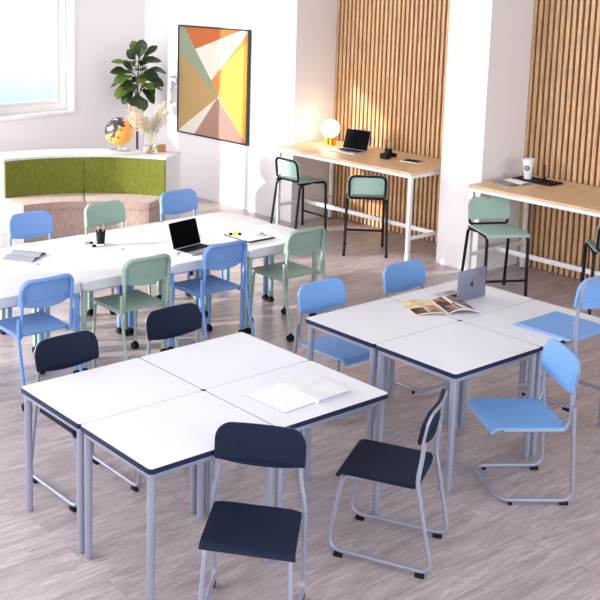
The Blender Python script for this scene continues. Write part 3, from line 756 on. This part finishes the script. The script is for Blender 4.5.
open_book('open_book', 'open pale book with printed pages on the right counter near the pillar', 'book', (6.06, 2.46, CZ), R(-14), .155, .22, .014, M['greypage'], M['paper'])
# marbled notebook + thin pad
mb = mat('marbled_cover', (.76, .77, .80, 1), .4, var=.12, vscale=9)
t = thing('notebook', 'thick closed notebook with pale grey marbled cover on the nearest cluster', 'notebook', (1.297, .272, TZ), R(1))
bm = NB(); box(bm, (-.116, -.150, .002), (.119, .150, .0185)); obj('page_block', bm, mat('grey_page_edges', srgb(190, 188, 200), .8, bump=.5, bscale=400, stretch=(1, 1, 30)), t)
bm = NB(); box(bm, (-.122, -.156, .018), (.123, .156, .0215), .001, 1); box(bm, (-.122, -.156, 0.0), (.123, .156, .0025), .001, 1); box(bm, (-.122, -.156, .002), (-.116, .156, .019), .001, 1); obj('cover', bm, mb, t)
t = thing('writing_pad', 'thin white writing pad with a blue lower edge, lying left of the marbled notebook', 'pad', (1.055, .272, TZ), R(3))
bm = NB(); box(bm, (-.112, -.145, .0022), (.112, .145, .0060), .0005, 1); obj('sheets', bm, M['paper'], t)
bm = NB(); box(bm, (-.113, -.146, 0), (.113, .146, .0022)); obj('back_cover', bm, M['bluecover'], t)
# clipboard
t = thing('clipboard', 'black clipboard with white paper sheets on the rear table nearest the stool', 'clipboard', (3.245, 2.995, TZ), R(1))
bm = NB(); prism(bm, rrect(.285, .335, (.01,)*4), 0, .006, .001); obj('board', bm, M['black'], t)
bm = NB(); box(bm, (-.130, -.140, .006), (.130, .152, .0085)); obj('paper_sheets', bm, M['paper'], t)
def bar(name, label, cat, p, rz, ln, r, m, capm=None, caplen=.02, group=None):
    t = thing(name, label, cat, p, rz, group)
    bm = NB(); tube(bm, [(-ln/2, 0, r), (ln/2-caplen, 0, r)], r*.92, 12); obj('barrel', bm, m, t)
    bm = NB(); tube(bm, [(ln/2-caplen, 0, r), (ln/2, 0, r)], r, 12); obj('cap', bm, capm or m, t)
    return t
CB = TZ+.0086
t = thing('highlighter_pen', 'yellow and black highlighter lying on the clipboard', 'pen', (3.155, 3.075, CB), R(-30))
bm = NB(); tube(bm, [(-.024, 0, .011), (.024, 0, .011)], .0105, 12); obj('barrel', bm, M['yellow'], t)
bm = NB(); tube(bm, [(-.050, 0, .011), (-.024, 0, .011)], .011, 12); obj('end_cap', bm, M['black'], t)
bm = NB(); tube(bm, [(.024, 0, .011), (.052, 0, .011)], .011, 12); obj('cap', bm, M['black'], t)
bar('marker_pen', 'grey marker pen lying at the right side of clipboard paper', 'pen', (3.315, 2.93, CB), R(-40), .085, .008, M['alu2'], M['bluecover'], group='pens on the clipboard')
bar('marker_pen', 'small orange-tipped marker crossing the grey pen on the clipboard', 'pen', (3.345, 2.965, CB), R(15), .06, .008, M['alu2'], M['orange'], .016, group='pens on the clipboard')
bar('marker_pen', 'marker with orange cap lying left of the black pen cup', 'pen', (1.975, 3.575, TZ), R(-38), .085, .010, M['paper'], M['orange'], .05, group='markers beside the pen cup')
bar('marker_pen', 'black-capped marker furthest from the viewer beside the pen cup', 'pen', (2.035, 3.525, TZ), R(140), .095, .010, M['paper'], M['black'], .030, group='markers beside the pen cup')
bar('marker_pen', 'black-capped marker lying just in front of the pen cup', 'pen', (2.005, 3.44, TZ), R(165), .10, .010, M['paper'], M['black'], .030, group='markers beside the pen cup')
bar('pencil', 'short yellow pencil lying left of the rear laptop', 'pencil', (2.415, 2.915, TZ), R(45), .11, .004, M['pencil'], M['pencil'])
bm = NB(); box(bm, (-.07, -.045, 0), (.07, .045, .0012)); o = obj('note_card', bm, M['paper'], smooth=False); o.location = (2.40, 2.765, TZ); o.rotation_euler = (0, 0, R(-8)); tag(o, 'small white note card before the rear laptop', 'card')
def cup(name, label, cat, loc, prof, m, group=None):
    t = thing(name, label, cat, loc, 0, group); bm = NB(); lathe(bm, prof, 32, cap=False)
    bm.faces.new([v for v in bm.verts][:32][::-1]) if False else None
    bottom = [v for v in bm.verts if abs(v.co.z-prof[0][1]) < 1e-6][:32]
    bm.faces.new(bottom); obj('cup_body', bm, m, t); return t
t = cup('pen_cup', 'black tapered pen cup on the rear tables', 'pen cup', (2.045, 3.462, TZ), [(.031, 0), (.041, .128), (.038, .128), (.030, .006)], M['black'])
for (dx, dy, mm, h_, lab) in ((.012, -.015, 'orange', .175, 'orange pen standing in the black pen cup'), (-.016, .006, 'alu2', .165, 'pale grey pen standing in the black pen cup')):
    bm = NB(); tube(bm, [(0, 0, .008), (dx*1.0, dy*.6, h_)], .005, 10); o = obj('pen', bm, M[mm]); o.location = (2.045+dx*.5, 3.462+dy*.5, TZ); tag(o, lab, 'pen', 'pens in the pen cup')

# ------------------------------------------------------------------ things on the left counter
t = thing('globe_table_lamp', 'glowing white globe lamp on a brass base on the oak counter', 'lamp', (6.25, 5.02, CZ))
bm = NB(); lathe(bm, [(.070, 0), (.070, .012), (.028, .012), (.028, .075), (.045, .085), (.045, .10)], 32)
for k in range(6):
    a = k*math.pi/3; lathe(bm, [(.020, .01), (.020, .082)], 14, (.048*math.cos(a), .048*math.sin(a), 0))
obj('lamp_base', bm, M['brass'], t)
bm = NB(); bmesh.ops.create_uvsphere(bm, u_segments=40, v_segments=24, radius=.105, matrix=Matrix.Translation((0, 0, .19))); obj('lamp_shade', bm, M['bulb'], t)
bm = NB(); box(bm, (-.05, -.085, 0), (.05, .085, .002)); o = obj('paper_card', bm, M['paper'], smooth=False); o.location = (5.98, 4.83, CZ); o.rotation_euler = (0, 0, R(-12)); tag(o, 'white paper card on the left counter beside the laptop', 'card')
def open_box(name, label, loc, rz, a, b, h, group=None):
    bm = NB(); t_ = .004
    box(bm, (-a, -b, 0), (a, b, t_)); box(bm, (-a, -b, t_), (-a+t_, b, h)); box(bm, (a-t_, -b, t_), (a, b, h)); box(bm, (-a+t_, -b, t_), (a-t_, -b+t_, h)); box(bm, (-a+t_, b-t_, t_), (a-t_, b, h))
    o = obj(name, bm, M['black'], smooth=False); o.location = loc; o.rotation_euler = (0, 0, rz); return tag(o, label, 'desk box', group)
gb = 'black desk boxes on the left counter'
open_box('desk_box', 'low wide black desk box nearest the counter edge', (6.07, 4.035, CZ), R(-4), .030, .047, .056, gb)
open_box('desk_box', 'tall black desk box holding the turquoise pen', (6.175, 4.085, CZ), R(-4), .026, .030, .090, gb)
open_box('desk_box', 'small low black desk box right of the tall one', (6.235, 4.060, CZ), R(-4), .024, .022, .04, gb)
bm = NB(); tube(bm, [(0, 0, .006), (.012, -.02, .165)], .006, 10); o = obj('pen', bm, M['teal']); o.location = (6.172, 4.09, CZ); tag(o, 'turquoise pen standing in the tall black desk box', 'pen')
t = thing('tablet', 'dark-screened tablet lying flat on the left counter near the pillar', 'tablet', (6.185, 3.765, CZ), R(8))
bm = NB(); prism(bm, rrect(.15, .21, (.01,)*4), 0, .007, .001); obj('body', bm, M['paper'], t)
bm = NB(); prism(bm, rrect(.138, .190, (.004,)*4), .0068, .0082); obj('screen', bm, M['screen'], t)

# ------------------------------------------------------------------ things on the right counter
t = thing('desk_tray', 'flat black tray on the right counter against the slats', 'tray', (6.32, 2.37, CZ), R(-3))
bm = NB(); prism(bm, rrect(.20, .42, (.012,)*4), 0, .006); 
for a, b in (((-.1, -.21), (-.095, .21)), ((.095, -.21), (.1, .21)), ((-.1, -.21), (.1, -.205)), ((-.1, .205), (.1, .21))): box(bm, (a[0], a[1], .005), (b[0], b[1], .016))
obj('tray_body', bm, M['black'], t)
t = cup('paper_cup', 'tall white takeaway cup with a round green logo on the black tray', 'cup', (6.345, 2.495, CZ+.0062), [(.035, 0), (.0535, .186), (.0565, .188), (.0565, .193), (.052, .193), (.052, .185), (.034, .006)], M['cuppaper'])
# round green emblem wrapped on the cup, with pale wavy strokes
dirc = Vector((-9.2, -6.3)).normalized(); base_a = math.atan2(dirc.y, dirc.x)-.25
def on_cup(u, v, off):
    z = .108+v; r = .035+(.0185)*z/.186+off; a = base_a+u/r; return (r*math.cos(a), r*math.sin(a), z)
def cup_patch(poly, off, m, name):
    bm = NB(); c = bm.verts.new(on_cup(sum(p[0] for p in poly)/len(poly), sum(p[1] for p in poly)/len(poly), off)); vs = [bm.verts.new(on_cup(u, v, off)) for u, v in poly]
    mid = [bm.verts.new(on_cup((u+sum(p[0] for p in poly)/len(poly))/2, (v+sum(p[1] for p in poly)/len(poly))/2, off)) for u, v in poly]
    n = len(vs)
    for i in range(n): bm.faces.new((vs[i], vs[(i+1) % n], mid[(i+1) % n], mid[i])); bm.faces.new((mid[i], mid[(i+1) % n], c))
    return obj(name, bm, m, t)
cup_patch([(.028*math.cos(a), .028*math.sin(a)) for a in [2*math.pi*k/32 for k in range(32)]], .0006, M['cupgreen'], 'round_emblem')
bm = NB()
def stroke(pts, wd):
    for (a, b) in zip(pts, pts[1:]):
        d_ = Vector((b[0]-a[0], b[1]-a[1])); nrm = Vector((-d_.y, d_.x)).normalized()*wd/2
        bm.faces.new([bm.verts.new(on_cup(p[0]+s*nrm.x, p[1]+s*nrm.y, .0010)) for p, s in ((a, 1), (a, -1), (b, -1), (b, 1))])
stroke([(0.0155*math.cos(a), .0155*math.sin(a)) for a in [2*math.pi*k/24 for k in range(25)]], .0016)
stroke([(-.003, .010), (-.0055, .004), (-.005, -.004), (-.008, -.010)], .0022); stroke([(.003, .010), (.0055, .004), (.005, -.004), (.008, -.010)], .0022)
stroke([(0, .012), (0, .003)], .005); stroke([(0, -.003), (0, -.012)], .0018)
obj('emblem_strokes', bm, M['cuppaper'], t, smooth=False)
t = thing('stick_holder', 'small black holder with an upright thin black stick on the tray', 'holder', (6.375, 2.335, CZ+.0062))
bm = NB(); lathe(bm, [(.026, 0), (.026, .012), (.017, .018), (.015, .040)], 20); obj('holder_base', bm, M['black'], t)
bm = NB(); tube(bm, [(0, 0, .03), (.001, .0, .155)], .0045, 10); obj('stick', bm, M['black'], t)
t = thing('eyeglasses', 'thin wire eyeglasses resting on the open pale book', 'glasses', (6.12, 2.53, CZ+.023), R(-60))
for s in (-1, 1):
    bm = NB(); ring = [(s*.034+.026*math.cos(a), 0, .024+.023*math.sin(a)) for a in [2*math.pi*k/24 for k in range(24)]]
    tube(bm, ring, .0012, 6, closed=True); rmo = obj('lens_rim', bm, M['alu'], t)
    bm = NB(); vs = [bm.verts.new(p) for p in ring]; f1 = bm.faces.new(vs); r_ = bmesh.ops.extrude_face_region(bm, geom=[f1]); bmesh.ops.translate(bm, vec=(0, .001, 0), verts=[v for v in r_['geom'] if isinstance(v, bmesh.types.BMVert)])
    obj('lens', bm, M['glass'], rmo, smooth=False)
    bm = NB(); tube(bm, [(s*.062, 0, .03), (s*.064, .10, .026), (s*.062, .13, .004)], .0013, 6); obj('temple_arm', bm, M['alu'], t)
bm = NB(); tube(bm, [(-.009, 0, .028), (0, 0, .032), (.009, 0, .028)], .0012, 6); obj('bridge', bm, M['alu'], t)

# ------------------------------------------------------------------ globe, vase, box on the storage unit
def globe_mat():
    m = bpy.data.materials.new('orange_globe_map'); m.use_nodes = True; n = m.node_tree; p = n.nodes['Principled BSDF']; L = n.links.new
    t = n.nodes.new('ShaderNodeTexCoord'); mp = n.nodes.new('ShaderNodeMapping'); mp.inputs['Location'].default_value = (.35, .1, .6)
    v = n.nodes.new('ShaderNodeTexNoise'); v.inputs['Scale'].default_value = 13; v.inputs['Detail'].default_value = 4; L(t.outputs['Object'], mp.inputs[0]); L(mp.outputs[0], v.inputs['Vector'])
    sp = n.nodes.new('ShaderNodeSeparateXYZ'); L(t.outputs['Object'], sp.inputs[0])
    # land gathers toward the upper left (−x) of the ball
    ma = n.nodes.new('ShaderNodeVectorMath'); ma.operation = 'DOT_PRODUCT'; L(t.outputs['Object'], ma.inputs[0]); ma.inputs[1].default_value = (-1.1, .35, 1.2)
    ad = n.nodes.new('ShaderNodeMath'); ad.operation = 'ADD'; L(v.outputs['Fac'], ad.inputs[0]); L(ma.outputs['Value'], ad.inputs[1])
    r = n.nodes.new('ShaderNodeValToRGB'); r.color_ramp.interpolation = 'CONSTANT'; E = r.color_ramp.elements
    E[0].position = 0; E[0].color = srgb(240, 176, 84); E[1].position = .88; E[1].color = srgb(235, 235, 235)
    k = E.new(.60); k.color = srgb(150, 84, 44); k = E.new(.615); k.color = srgb(52, 50, 62)
    L(ad.outputs[0], r.inputs[0]); L(r.outputs[0], p.inputs['Base Color']); p.inputs['Roughness'].default_value = .4
    return m
gx, gy = 4.335, 6.51
t = thing('desk_globe', 'orange desk globe with dark continents on the white curved storage unit', 'globe', (gx, gy, UZ))
bm = NB(); bmesh.ops.create_uvsphere(bm, u_segments=48, v_segments=32, radius=.165)
b_ = obj('globe_ball', bm, globe_mat(), t); b_.location = (.0, 0, .225)
bm = NB(); tube(bm, [(.11*math.cos(a), .11*math.sin(a), .006) for a in [2*math.pi*k/32 for k in range(32)]], .006, 8, closed=True)
tube(bm, [(-.11, 0, .006), (0, 0, .006), (.11, 0, .006)], .004, 8); tube(bm, [(0, 0, .006), (0, 0, .07)], .007, 10); obj('stand', bm, M['alu2'], t)
vx, vy = 4.555, 6.19
t = thing('glass_vase', 'clear glass cylinder vase with dried pampas grass on the storage unit', 'vase', (vx, vy, UZ))
bm = NB(); lathe(bm, [(.002, 0), (.083, 0), (.085, .005), (.085, .25), (.081, .25), (.081, .008), (.002, .008)], 40, cap=False); obj('vase_body', bm, M['glass'], t)
bm = NB(); lathe(bm, [(.001, .009), (.0805, .009), (.0805, .085), (.001, .085)], 40); obj('water', bm, M['water'], t)
# the dried stems: one arrangement of countable plumes
rnd = random.Random(3)
lefts = Vector((-.78, .62, 0)).normalized()   # roughly image-left on the unit
dep = Vector((.55, .81, 0))
plumes = [(-.27, .50, .21), (-.19, .47, .24), (-.12, .42, .24), (-.04, .34, .2), (.04, .36, .2), (.10, .46, .24), (.15, .52, .24), (.20, .40, .18), (-.24, .36, .17)]
labs = ['leftmost', 'second from left', 'third from left', 'fourth from left', 'fourth from right', 'third from right', 'second from right', 'rightmost', 'lowest left']
for k, ((lx, h_, ln), lb) in enumerate(zip(plumes, labs)):
    s_ = thing('pampas_stem', 'cream dried pampas plume in the glass vase, %s' % lb, 'dried flower', (vx, vy, UZ), 0, 'pampas plumes in the vase')
    side = Vector((.83, -.56, 0)); yo = rnd.uniform(-.10, .10)
    base = Vector((-lx*.12, 0, .012)) ; end = side*lx*.95+dep*yo+Vector((0, 0, h_+.05))
    mid = base.lerp(end, .45)+Vector((0, 0, .06)) - side*lx*.12
    P_ = lambda u: base*(1-u)**2+mid*2*u*(1-u)+end*u*u
    bm = NB(); tube(bm, [P_(i/10*.75) for i in range(11)], .0025, 6); obj('stalk', bm, M['stalk'], s_)
    bm = NB(); N = 190
    for i in range(N):
        u = .42+.58*(i/N); c = P_(u); tg = (P_(min(1, u+.02))-P_(u-.02)).normalized()
        f_ = (u-.42)/.58; rad = .068*math.sin(math.pi*min(1, .12+f_*.86))**.8+.006
        a = rnd.uniform(0, 2*math.pi); o1 = tg.orthogonal().normalized(); o2 = tg.cross(o1); dr = o1*math.cos(a)+o2*math.sin(a)
        ti = c+dr*rad*rnd.uniform(.6, 1.1)+tg*.06-Vector((0, 0, .012)); m_ = c.lerp(ti, .5)+dr*.008; wv = tg.cross(dr)*rnd.uniform(.0025, .005)
        for wv2 in (wv, (dr*.4+tg*.2).normalized()*wv.length):
            v = [bm.verts.new(c), bm.verts.new(m_+wv2), bm.verts.new(ti), bm.verts.new(m_-wv2)]; bm.faces.new(v)
    obj('plume', bm, M['plume'], s_, smooth=False)
t = thing('wooden_box', 'small honey brown wooden box behind the vase on storage unit', 'box', (4.70, 6.17, UZ), R(30))
bm = NB(); box(bm, (-.036, -.04, 0), (.036, .04, .062), .004); obj('box_body', bm, M['boxwood'], t)
bm = NB(); box(bm, (-.038, -.042, .0622), (.038, .042, .082), .004); obj('lid', bm, M['boxwood'], t)

# ------------------------------------------------------------------ fiddle leaf plant
px_, py_ = 5.47, 7.72
t = thing('potted_fiddle_leaf_plant', 'tall potted plant with broad glossy leaves in the room corner behind the globe', 'plant', (px_, py_, 0))
bm = NB(); lathe(bm, [(.10, 0), (.155, .02), (.175, .30), (.165, .30), (.155, .27), (.002, .27)], 36); obj('pot', bm, M['pot'], t)
bm = NB(); lathe(bm, [(.002, .271), (.154, .271), (.154, .28), (.002, .285)], 24); obj('soil', bm, M['soil'], t)
bm = NB(); tube(bm, fillet([(0, 0, .27), (-.005, .0, .9), (-.03, -.03, 1.25), (-.01, -.02, 1.62), (.02, -.02, 1.95)], .1), .016, 10, taper=.45)
tube(bm, fillet([(-.03, -.03, 1.28), (.06, -.05, 1.45), (.12, -.04, 1.7)], .05), .009, 8, taper=.5); tube(bm, fillet([(-.03, -.03, 1.3), (-.12, -.03, 1.45), (-.15, 0, 1.7)], .05), .009, 8, taper=.5)
obj('trunk', bm, M['bark'], t)
rt_v = Vector((math.sin(yaw), -math.cos(yaw), 0)); dp_v = Vector((math.cos(yaw), math.sin(yaw), 0))
def leaf(a0, d_, up, L_, W_, m, roll=0, droop=.25):
    """a0 attach point, d_ direction, obovate blade with a folded midrib and short stem"""
    d_ = Vector(d_).normalized(); n_ = Vector(up); n_ = (n_-d_*n_.dot(d_)).normalized(); s_ = d_.cross(n_)
    n_, s_ = n_*math.cos(roll)+s_*math.sin(roll), s_*math.cos(roll)-n_*math.sin(roll)
    bm = NB(); N = 12; rows = []
    for k in range(N+1):
        u = k/N; ww = W_/2*(math.sin(math.pi*u**1.35)**.75)*(0.72+.42*u) if 0 < u < 1 else .003
        c = Vector(a0)+d_*(.04+L_*u)-n_*droop*L_*u*u
        r_ = []
        for q in (-1, -.5, 0, .5, 1):
            wob = .006*math.sin(9*u+q*3)
            r_.append(bm.verts.new(c+s_*ww*q+n_*(abs(q)*ww*.28+wob*abs(q))))
        rows.append(r_)
    for a, b in zip(rows, rows[1:]):
        for i in range(4): bm.faces.new((a[i], a[i+1], b[i+1], b[i]))
    ex = bmesh.ops.extrude_face_region(bm, geom=list(bm.faces)); bmesh.ops.translate(bm, vec=-n_*.0016, verts=[v for v in ex['geom'] if isinstance(v, bmesh.types.BMVert)])
    tube(bm, [Vector(a0), Vector(a0)+d_*.045], .004, 6)
    o = obj('leaf', bm, m, t, auto=60); return o
# (attach right, attach up, direction right, up, toward-viewer, length, width, colour)
LV = [(-.10, 1.80, -1, .35, .2, .30, .13, 1), (.02, 1.95, -.35, 1, -.1, .24, .15, 1), (.04, 1.93, .1, 1, .2, .26, .17, 0), (.06, 1.92, .8, .8, -.2, .30, .10, 0),
 (.05, 1.82, .9, .45, .3, .27, .17, 0), (.08, 1.72, 1, .12, .1, .32, .14, 0), (-.12, 1.72, -.6, .7, .3, .16, .09, 0), (-.05, 1.78, -.2, .4, .9, .18, .14, 1),
 (-.08, 1.66, -1, .2, .25, .32, .17, 0), (-.05, 1.62, -1, -.12, .5, .32, .16, 1), (.02, 1.62, .2, -.3, .95, .2, .16, 1), (.05, 1.66, .7, .0, .7, .26, .18, 0),
 (.08, 1.60, 1, -.3, .2, .32, .16, 0), (-.06, 1.54, -1, -.05, .1, .34, .12, 0), (-.04, 1.55, -.7, -.5, .5, .26, .17, 0), (.04, 1.52, .9, -.45, .5, .26, .15, 0),
 (.02, 1.46, .85, -.1, .8, .24, .15, 1), (-.04, 1.40, -1, -.15, .6, .32, .17, 1), (-.05, 1.38, -.9, -.35, .3, .30, .16, 1), (-.04, 1.36, -.8, -.75, .2, .26, .16, 0),
 (.03, 1.38, .85, -.6, .4, .28, .17, 0), (.0, 1.32, .1, -1, .35, .30, .24, 0), (-.03, 1.30, -.35, -1, .1, .27, .12, 0), (.05, 1.70, .1, .2, -1, .28, .16, 0),
 (-.05, 1.50, -.3, .1, -1, .24, .15, 0), (.10, 1.78, .5, .6, -.5, .24, .14, 0), (.0, 1.74, .1, .15, 1, .22, .17, 0), (-.02, 1.88, -.5, .7, .5, .2, .13, 0), (.06, 1.56, .6, .3, .6, .22, .15, 1), (.06, 1.45, 1, -.2, -.1, .30, .14, 0)]
rnd = random.Random(11)
LV += [(ar*.5, az-.03, dr*.8+rnd.uniform(-.4, .4), du*.8+rnd.uniform(-.3, .3), -dv+rnd.uniform(-.5, .5), L_*.85, W_, 0) for (ar, az, dr, du, dv, L_, W_, c) in LV[2:26]]
for (ar, az, dr, du, dv, L_, W_, c) in LV:
    a0 = rt_v*ar*.6+Vector((-.01, -.02, 1.57+(az-1.62)*.66)); d_ = rt_v*dr+Vector((0, 0, du))-dp_v*dv
    leaf(a0, d_, Vector((0, 0, 1))-dp_v*.55+rt_v*rnd.uniform(-.2, .2) if abs(du) < .7 else -dp_v+Vector((0, 0, .3)), L_*.86, W_*.98, M['leaf2'] if c else M['leaf'], rnd.uniform(-.25, .25), rnd.uniform(.12, .35))
